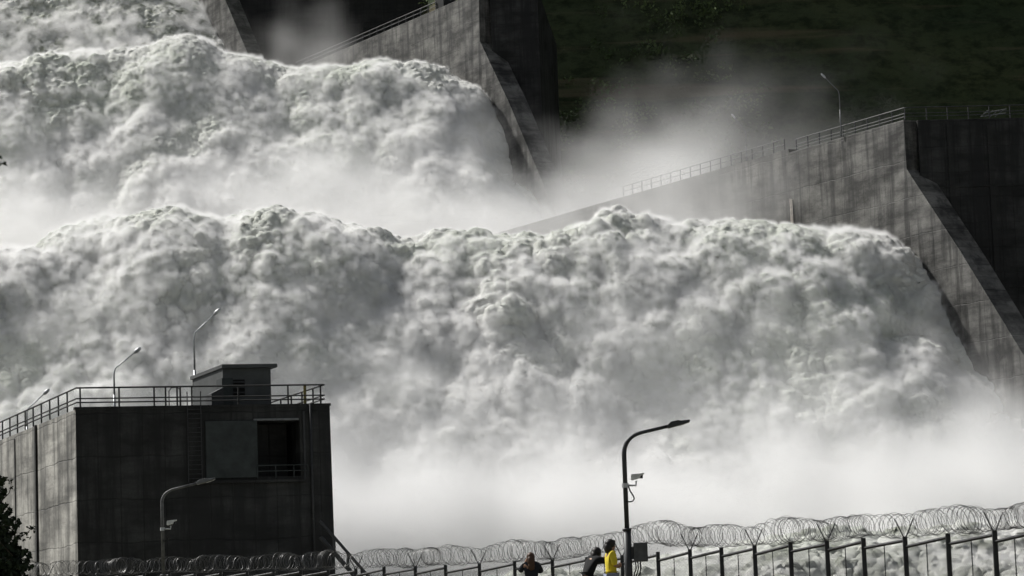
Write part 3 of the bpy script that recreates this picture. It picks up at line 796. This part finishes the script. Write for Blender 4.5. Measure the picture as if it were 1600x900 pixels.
def person(loc, rz, label, pose, top_mat, leg_mat, hair_mat, hair, H=1.66):
    """local frame: facing +Y, x to the person's right"""
    root = empty('person', loc, rz); tag(root, label, 'person')
    j = dict(pose['j']); e = []
    chain = [('pelvis', 'waist'), ('waist', 'chest'), ('chest', 'neck'), ('neck', 'skull'), ('skull', 'crown'), ('skull', 'nose'), ('skull', 'chin'),
             ('chest', 'shl'), ('shl', 'ell'), ('ell', 'wrl'), ('chest', 'shr'), ('shr', 'elr'), ('elr', 'wrr'),
             ('pelvis', 'hpl'), ('hpl', 'knl'), ('knl', 'anl'), ('anl', 'tol'), ('pelvis', 'hpr'), ('hpr', 'knr'), ('knr', 'anr'), ('anr', 'tor')]
    e += chain
    sk = Vector(j['skull'][0]); fw = Vector(pose['face'])
    hand(j, e, 'wrl', pose['hl'][0], pose['hl'][1], pose['hl'][2], 'L'); hand(j, e, 'wrr', pose['hr'][0], pose['hr'][1], pose['hr'][2], 'R')
    body = link_mesh('body', skin_mesh(j, e), M_skin, root)
    def sub(keys, pairs, grow):
        jj = {}
        for k in keys:
            p, r = pose['j'][k]; jj[k] = (p, tuple(a+grow for a in r) if isinstance(r, tuple) else r+grow)
        return jj, pairs
    hem = (tuple(Vector(pose['j']['pelvis'][0]).lerp(Vector(pose['j']['waist'][0]), .35)), (.135, .105)); pose['j']['hem'] = hem
    jj, pp = sub(['waist', 'hem', 'chest', 'shl', 'ell', 'shr', 'elr'], [('hem', 'waist'), ('waist', 'chest'), ('chest', 'shl'), ('shl', 'ell'), ('chest', 'shr'), ('shr', 'elr')], .036)
    if pose.get('long'):
        for a, b in (('ell', 'wrl'), ('elr', 'wrr')):
            pa = Vector(pose['j'][a][0]).lerp(Vector(pose['j'][b][0]), .85); jj[b] = (tuple(pa), .042); pp.append((a, b))
    nb = Vector(pose['j']['chest'][0]).lerp(Vector(pose['j']['neck'][0]), .8); jj['nb'] = (tuple(nb), .082); pp.append(('chest', 'nb'))
    tp = link_mesh('top', skin_mesh(jj, pp), top_mat, root)
    jj, pp = sub(['pelvis', 'hpl', 'knl', 'anl', 'hpr', 'knr', 'anr'], [('pelvis', 'hpl'), ('hpl', 'knl'), ('knl', 'anl'), ('pelvis', 'hpr'), ('hpr', 'knr'), ('knr', 'anr')], .016)
    link_mesh('trousers', skin_mesh(jj, pp), leg_mat, root)
    for s in 'lr':
        a = Vector(j['an'+s][0]); t = Vector(j['to'+s][0])
        mb = MB(); icoblob(mb, a.lerp(t, .45)+Vector((0, 0, -.03)), .15, (.36, .95, .36), 8); mb.build('shoe', M_rub, root, True)
    mb = MB()
    for q in hair: icoblob(mb, *q)
    mb.build('hair', hair_mat, root, True)
    return root
def base_pose():
    return {'pelvis': ((0, 0, .93), (.13, .10)), 'waist': ((0, 0, 1.06), (.115, .085)), 'chest': ((0, 0, 1.28), (.14, .095)), 'neck': ((0, .01, 1.42), .05),
            'skull': ((0, .03, 1.53), .078), 'crown': ((0, .01, 1.60), .07), 'nose': ((0, .125, 1.52), .014), 'chin': ((0, .085, 1.45), .03),
            'shl': ((-.17, 0, 1.36), .055), 'ell': ((-.21, -.02, 1.10), .04), 'wrl': ((-.2, .1, .88), .027),
            'shr': ((.17, 0, 1.36), .055), 'elr': ((.21, -.02, 1.10), .04), 'wrr': ((.2, .1, .88), .027),
            'hpl': ((-.09, 0, .86), .085), 'knl': ((-.1, .02, .48), .058), 'anl': ((-.1, -.01, .09), .042), 'tol': ((-.11, .14, .04), .035),
            'hpr': ((.09, 0, .86), .085), 'knr': ((.1, .02, .48), .058), 'anr': ((.1, -.01, .09), .042), 'tor': ((.11, .14, .04), .035)}
# woman with brown hair photographing, seen from behind
j = base_pose()
j.update({'ell': ((-.25, .16, 1.22), .04), 'wrl': ((-.1, .24, 1.42), .027), 'elr': ((.27, .1, 1.18), .04), 'wrr': ((.1, .24, 1.42), .027)})
hp_ = {'j': j, 'face': (0, 1, 0), 'hl': ((.3, .3, 1), (0, 1, 0), (1, 0, 0)), 'hr': ((-.3, .3, 1), (0, 1, 0), (-1, 0, 0)), 'long': True}
P1 = at(829, 868, 70); P1.z = GZ+1.67
person((P1.x, 70, GZ), 0.15, 'person with long brown hair in dark clothes seen from behind, hands raised to the face', hp_,
       paint('dark_jacket', (.015, .017, .022), .9), paint('dark_trousers', (.02, .022, .03), .9), M_hairb,
       [((0, .0, 1.57), .105, (.95, 1, 1), 10, .03, 1), ((0, -.07, 1.45), .1, (.95, .6, 1.4), 10, .06, 2), ((0, -.09, 1.33), .085, (1, .5, 1.3), 10, .08, 3)])
ph = MB().box(-.075, .075, .30, .31, 1.46, 1.54).build('phone', M_rub, loc=(P1.x, 70, GZ), rz=.15)
tag(ph, 'dark phone held up by the person with long brown hair', 'phone')
# person leaning on the fence rail with both arms, dark clothes
j = base_pose()
for k in ('waist', 'chest', 'neck', 'skull', 'crown', 'nose', 'chin', 'shl', 'shr'):
    p, r = j[k]; lean = (p[2]-.93)*.42; j[k] = ((p[0], p[1]+lean, p[2]-(p[2]-.93)*.10), r)
j['skull'] = ((0, .30, 1.43), .078); j['crown'] = ((0, .29, 1.51), .07); j['nose'] = ((0, .395, 1.41), .014); j['chin'] = ((0, .35, 1.35), .03)
j.update({'ell': ((-.24, .36, 1.28), .04), 'wrl': ((-.14, .58, 1.36), .027), 'elr': ((.26, .34, 1.26), .04), 'wrr': ((.12, .58, 1.36), .027)})
hp_ = {'j': j, 'face': (0, 1, 0), 'hl': ((.3, 1, .1), (1, 0, 0), (0, 0, -1)), 'hr': ((-.3, 1, .1), (1, 0, 0), (0, 0, -1)), 'long': True}
P2 = at(916, 861, 65)
person((P2.x, 65, GZ), -1.05, 'person in black with long dark hair leaning forward with arms out towards the lamp post', hp_,
       paint('black_top', (.008, .008, .009), .9), paint('black_trousers', (.012, .012, .014), .9), M_hair,
       [((0, .27, 1.48), .115, (.98, 1, 1), 10, .04, 4), ((0, .20, 1.37), .11, (1, .7, 1.3), 10, .07, 5), ((0, .15, 1.26), .09, (1.1, .6, 1.3), 10, .08, 6)])
# person in the yellow top, in profile facing right
j = base_pose()
j.update({'ell': ((-.2, .02, 1.09), .04), 'wrl': ((-.05, .2, 1.08), .027), 'elr': ((.2, .04, 1.09), .04), 'wrr': ((.02, .22, 1.12), .027)})
hp_ = {'j': j, 'face': (0, 1, 0), 'hl': ((1, .2, .2), (0, 0, 1), (0, -1, 0)), 'hr': ((-1, .1, .2), (0, 0, 1), (0, -1, 0))}
P3 = at(953, 843, 63)
person((P3.x, 63, GZ), -1.35, 'person with dark bobbed hair in a bright yellow top, seen from the side', hp_,
       paint('yellow_cotton', (.60, .48, .03), .85, 0, .08), paint('pale_denim', (.22, .25, .33), .9, 0, .15), M_hair,
       [((0, -.005, 1.585), .115, (.95, 1.05, .95), 10, .04, 7), ((0, -.05, 1.50), .12, (.95, .8, 1.1), 10, .07, 8), ((0, .06, 1.635), .06, (1.2, 1, .6), 8, .05, 9)])

# ------------------------------------------------------------------ tree at the left edge
def tree():
    Y = 44; o = at(-150, 1000, Y); o.z = GZ
    root = empty('broadleaf_tree', o); tag(root, 'dark leafy tree at the left edge in front of the tower', 'tree')
    k = FP/Y
    def L(px, py, dy=0): return at(px, py, Y+dy)-o
    rg = random.Random(9); wood = MB(); tw = []
    trunk = [Vector((0, 0, 0)), L(-150, 800), L(-140, 600), L(-120, 420), L(-95, 280)]
    wood.tube(trunk, [.16, .13, .10, .07, .03], 9)
    def limb(a, b, r0, sag=.1):
        m = a.lerp(b, .5)+Vector((rg.uniform(-.1, .1), rg.uniform(-.2, .2), sag)); wood.tube([a, m, b], [r0, r0*.65, r0*.25], 6); tw.append((m, b)); return m
    limb(trunk[3], L(4, 254), .035, .12); limb(trunk[4], L(-20, 200, .3), .02); limb(trunk[3], L(-230, 330, .3), .04)
    limb(trunk[2], L(-30, 560, -.5), .04)
    for i in range(26):
        f = rg.random(); b0 = trunk[1].lerp(trunk[2], f*.8) if rg.random() < .5 else Vector((0, 0, 1.0+f))
        tx = rg.uniform(-330, 25); ty = rg.uniform(745, 960)
        if tx > -20: ty = max(ty, 770+tx*3.0)
        limb(b0, L(tx, ty, rg.uniform(-1.2, 1.2)), .03)
    lf = MB()
    def leaf(p, s):
        a = Vector((rg.gauss(0, 1), rg.gauss(0, 1), rg.gauss(0, .8))).normalized(); b = a.orthogonal().normalized()
        b = (Matrix.Rotation(rg.random()*6.28, 3, a) @ b)
        lf.add([p-a*s, p-a*s*.2+b*s*.5, p+a*s*.6+b*s*.3, p+a*s, p+a*s*.6-b*s*.3, p-a*s*.2-b*s*.5], [(0, 1, 2, 3, 4, 5)])
    def edge(y): return -4+(y-735)*.335                 # right outline of the dense crown
    n = 0
    while n < 15000:
        py = rg.uniform(700, 1010); px = rg.uniform(-110, 50)
        e = edge(py)+7*math.sin(py*.11)+5*math.sin(py*.27+1)
        if px > e: continue
        dy = rg.gauss(0, .7)
        # loose the outline in clumps
        if px > e-14 and math.sin(px*.5+py*.3) < -.1: continue
        if py < 740 and rg.random() < .6: continue
        leaf(L(px, py, dy), rg.uniform(.035, .07)); n += 1
    for (cx, cy, r_, m) in ((50, 828, 8, 14), (40, 838, 9, 10), (20, 765, 6, 7), (14, 752, 6, 6), (5, 255, 5, 9), (-4, 246, 7, 9), (42, 868, 6, 5), (-30, 240, 30, 40), (-60, 330, 40, 60), (-120, 400, 70, 140), (-60, 560, 45, 70), (-130, 620, 80, 300)):
        for _ in range(m): leaf(L(cx+rg.uniform(-1, 1)*r_, cy+rg.uniform(-1, 1)*r_*.7, rg.uniform(-.05, .05)*r_), rg.uniform(.025, .045))
    limb(L(10, 860), L(50, 826), .012, .02); limb(L(-5, 790), L(18, 756), .01, .02)
    bark = paint('bark', (.05, .04, .03), .9)
    t = NT('leaves'); co = t.n('ShaderNodeNewGeometry').outputs['Position']
    t.principled(t.mix(t.ramp(t.noise(co, 3, 3), .4, .6), c4(.008, .014, .006), c4(.016, .028, .010)), .7, 0, None, .2)
    wood.build('trunk', bark, root, True); lf.build('crown', t.m, root)
tree()

# ------------------------------------------------------------------ spray
def spray_mat():
    t = NT('spray'); at_ = t.n('ShaderNodeAttribute'); at_.attribute_name = 'density'
    pv = t.n('ShaderNodeVolumePrincipled'); pv.inputs['Color'].default_value = (.985, .985, .985, 1); pv.inputs['Anisotropy'].default_value = .15
    pv.inputs['Density'].default_value = 1.0
    t.t.links.new(pv.outputs[0], t.out.inputs['Volume']); return t.m
M_spray = spray_mat()
def spray(name, label, loc, rotx, lo_, hi_, voxel, dens, ramps, scale, thr, gain, seed=0.0, soft=.3, sq=(1, 1, 1), dist=.5, ppow=1.0, near=None, skin=None):
    """a cloud of droplets: density = envelope x billowing noise, filled into a voxel grid"""
    g = bpy.data.node_groups.new(name, 'GeometryNodeTree')
    g.interface.new_socket('Geometry', in_out='INPUT', socket_type='NodeSocketGeometry')
    g.interface.new_socket('Geometry', in_out='OUTPUT', socket_type='NodeSocketGeometry')
    N = g.nodes.new; Lk = g.links.new
    def put(sock, v):
        if isinstance(v, bpy.types.NodeSocket): Lk(v, sock)
        else: sock.default_value = v
    def mth(op, a, b=0.0, c=None, clamp=False):
        m = N('ShaderNodeMath'); m.operation = op; m.use_clamp = clamp; put(m.inputs[0], a); put(m.inputs[1], b); return m.outputs[0]
    def mr(v, a, b, c, d):
        m = N('ShaderNodeMapRange'); m.interpolation_type = 'SMOOTHSTEP'; m.clamp = True
        put(m.inputs[0], v)
        for k, x in zip((1, 2, 3, 4), (a, b, c, d)): m.inputs[k].default_value = x
        return m.outputs[0]
    pos = N('GeometryNodeInputPosition').outputs[0]; env = None
    for (d, a, b) in ramps:
        dt = N('ShaderNodeVectorMath'); dt.operation = 'DOT_PRODUCT'; Lk(pos, dt.inputs[0]); dt.inputs[1].default_value = d
        r = mr(dt.outputs['Value'], a, b, 1, 0); env = r if env is None else mth('MULTIPLY', env, r)
    if near:                                     # thickest close over the water's own surface
        oi = N('GeometryNodeObjectInfo'); oi.transform_space = 'RELATIVE'; oi.inputs['Object'].default_value = near[0]
        gp = N('GeometryNodeProximity'); gp.target_element = 'FACES'; Lk(oi.outputs['Geometry'], gp.inputs[0])
        r = mr(gp.outputs['Distance'], near[1], near[2], 1, 0); env = r if env is None else mth('MULTIPLY', env, r)
    mp = N('ShaderNodeVectorMath'); mp.operation = 'MULTIPLY_ADD'; Lk(pos, mp.inputs[0]); mp.inputs[1].default_value = sq; mp.inputs[2].default_value = (seed, seed*1.7, 0)
    nz = N('ShaderNodeTexNoise'); Lk(mp.outputs[0], nz.inputs['Vector']); nz.inputs['Scale'].default_value = scale
    nz.inputs['Detail'].default_value = 6; nz.inputs['Roughness'].default_value = .58; nz.inputs['Distortion'].default_value = dist
    # rounded puffs
    vo = N('ShaderNodeTexVoronoi'); vo.feature = 'SMOOTH_F1'; vo.inputs['Smoothness'].default_value = .25; vo.inputs['Scale'].default_value = scale*2.2
    ad = N('ShaderNodeVectorMath'); ad.operation = 'MULTIPLY_ADD'; Lk(nz.outputs['Color'], ad.inputs[0]); ad.inputs[1].default_value = (3.0,)*3; Lk(mp.outputs[0], ad.inputs[2]); Lk(ad.outputs[0], vo.inputs['Vector'])
    puff = mth('SUBTRACT', .5, vo.outputs['Distance'])
    k = mth('SUBTRACT', mth('ADD', mth('MULTIPLY', env, gain), mth('ADD', nz.outputs['Fac'], mth('MULTIPLY', puff, .35))), thr)
    dn = mth('MULTIPLY', mr(k, 0, soft, 0, 1), env if ppow == 1 else mth('POWER', env, ppow))
    dn = mth('MULTIPLY', dn, dens)
    if skin:                                     # feathery froth right on the surface: (density, reach, noise scale)
        n2 = N('ShaderNodeTexNoise'); Lk(pos, n2.inputs['Vector']); n2.inputs['Scale'].default_value = skin[2]
        n2.inputs['Detail'].default_value = 4; n2.inputs['Roughness'].default_value = .65
        reach = mth('MULTIPLY', mr(n2.outputs['Fac'], .36, .64, .15, 1.6), skin[1])
        n3 = N('ShaderNodeTexNoise'); Lk(pos, n3.inputs['Vector']); n3.inputs['Scale'].default_value = .11; n3.inputs['Detail'].default_value = 3
        sy = N('ShaderNodeSeparateXYZ'); Lk(pos, sy.inputs[0])
        bare = mth('ADD', n3.outputs['Fac'], mr(sy.outputs[1], 26, 42, .06, -.10) if rotx else -.05)
        reach = mth('MULTIPLY', reach, mr(bare, .40, .58, .12, 1.15))
        q = mth('SUBTRACT', 1.0, mth('DIVIDE', gp.outputs['Distance'], reach), clamp=True)
        dn = mth('MAXIMUM', dn, mth('MULTIPLY', q, skin[0]))
    vc = N('GeometryNodeVolumeCube'); put(vc.inputs['Density'], dn)
    vc.inputs['Min'].default_value = lo_; vc.inputs['Max'].default_value = hi_
    for ax, a, b in zip('XYZ', lo_, hi_): vc.inputs['Resolution '+ax].default_value = max(4, int((b-a)/voxel))
    sm = N('GeometryNodeSetMaterial'); sm.inputs['Material'].default_value = M_spray
    Lk(vc.outputs[0], sm.inputs[0]); out = N('NodeGroupOutput'); Lk(sm.outputs[0], out.inputs[0])
    me = bpy.data.meshes.new(name); me.materials.append(M_spray)
    o = bpy.data.objects.new(name, me); sc.collection.objects.link(o)
    md = o.modifiers.new('spray', 'NODES'); md.node_group = g
    o.location = loc; o.rotation_euler = (rotx, 0, 0); tag(o, label, 'spray', kind='stuff'); return o
EX, EY, EZ = (1, 0, 0), (0, 1, 0), (0, 0, 1)
spray('spray_cloud', 'bright spray boiling at the foot of the lower fall', (0, 0, 0), 0, (-45, 196, -3), (60, 250, 32), .7, .6, [(EZ, 4, 31), ((0, -1, 0), -204, -197)], .06, .92, .75, 1, soft=.8)
spray('spray_haze', 'thin even haze of spray in front of the lower fall', (0, 0, 0), 0, (-60, 205, -3), (56, 262, 40), 2.0, .012, [(EZ, 10, 40), ((0, -1, 0), -215, -205)], .03, .7, .7, 41, soft=.8)
spray('spray_cloud', 'pale spray drifting between the lower and upper falls', (0, 0, 0), 0, (-90, 272, 38), (48, 385, 74), 1.0, .12, [(EZ, 43, 71), ((0, -1, 0), -300, -273), (EX, 14, 46)], .055, .85, .65, 5, soft=.6)
spray('spray_cloud', 'white spray hiding the far end of the right pier', (0, 0, 0), 0, (-14, 268, 38), (46, 302, 72), .8, .085, [(EZ, 42, 71), (EX, 16, 46), ((-1, 0, 0), -18, 8)], .08, .85, .7, 31, soft=.8)
spray('spray_wisps', 'faint wisps of spray rising against the dark hillside', (0, 0, 0), 0, (0, 340, 50), (75, 400, 100), 1.2, .021, [(EZ, 56, 100), (EX, 46, 76), ((-1, 0, 0), -16, 0)], .045, .88, .50, 21, ppow=1.5, soft=.6)
spray('spray_plume', 'thin spray plume above the upper fall beside the tall pier', (0, 0, 0), 0, (-64, 424, 76), (-8, 470, 116), 1.1, .07, [(EZ, 90, 116), (EX, -28, -12), ((-1, 0, 0), 34, 58)], .07, .92, .6, 9, soft=.8)
# veils over the two chutes, each box lying on its slope: local y runs up the slope, z off it
spray('spray_veil', 'veil of spray rolling down the lower fall', (0, 241, 7.5), R(50), (-58, -6, 0), (50, 50, 14), .30, .22, [(EY, 20, 54)], .12, .80, .45, 3, soft=.6, near=(WATER_A, .3, 5.5), skin=(2.2, .45, 1.4))
spray('spray_veil', 'veil of spray rolling down the upper fall', (0, 377, 49), R(50), (-92, -4, 0), (8, 54, 14), .45, .19, [(EY, 12, 52)], .08, .82, .42, 13, soft=.6, near=(WATER_B, .4, 5.5), skin=(1.8, .52, 1.1))
spray('spray_veil', 'spray over the highest fall at the top left', (0, 500, 88), R(48), (-112, -4, -3), (-46, 46, 10), .7, .10, [(EY, 0, 40)], .06, .85, .42, 17, soft=.6, near=(WATER_C, .4, 6), skin=(1.0, 1.0, .5))
spray('froth', 'froth on the churning basin behind the fence', (0, 0, 0), 0, (-8, 108, -3), (38, 192, 7), .4, .02, [(EZ, 6, 7)], .1, 1.2, .42, 19, near=(WATER_D, .2, 2), skin=(.8, .25, 1.6))
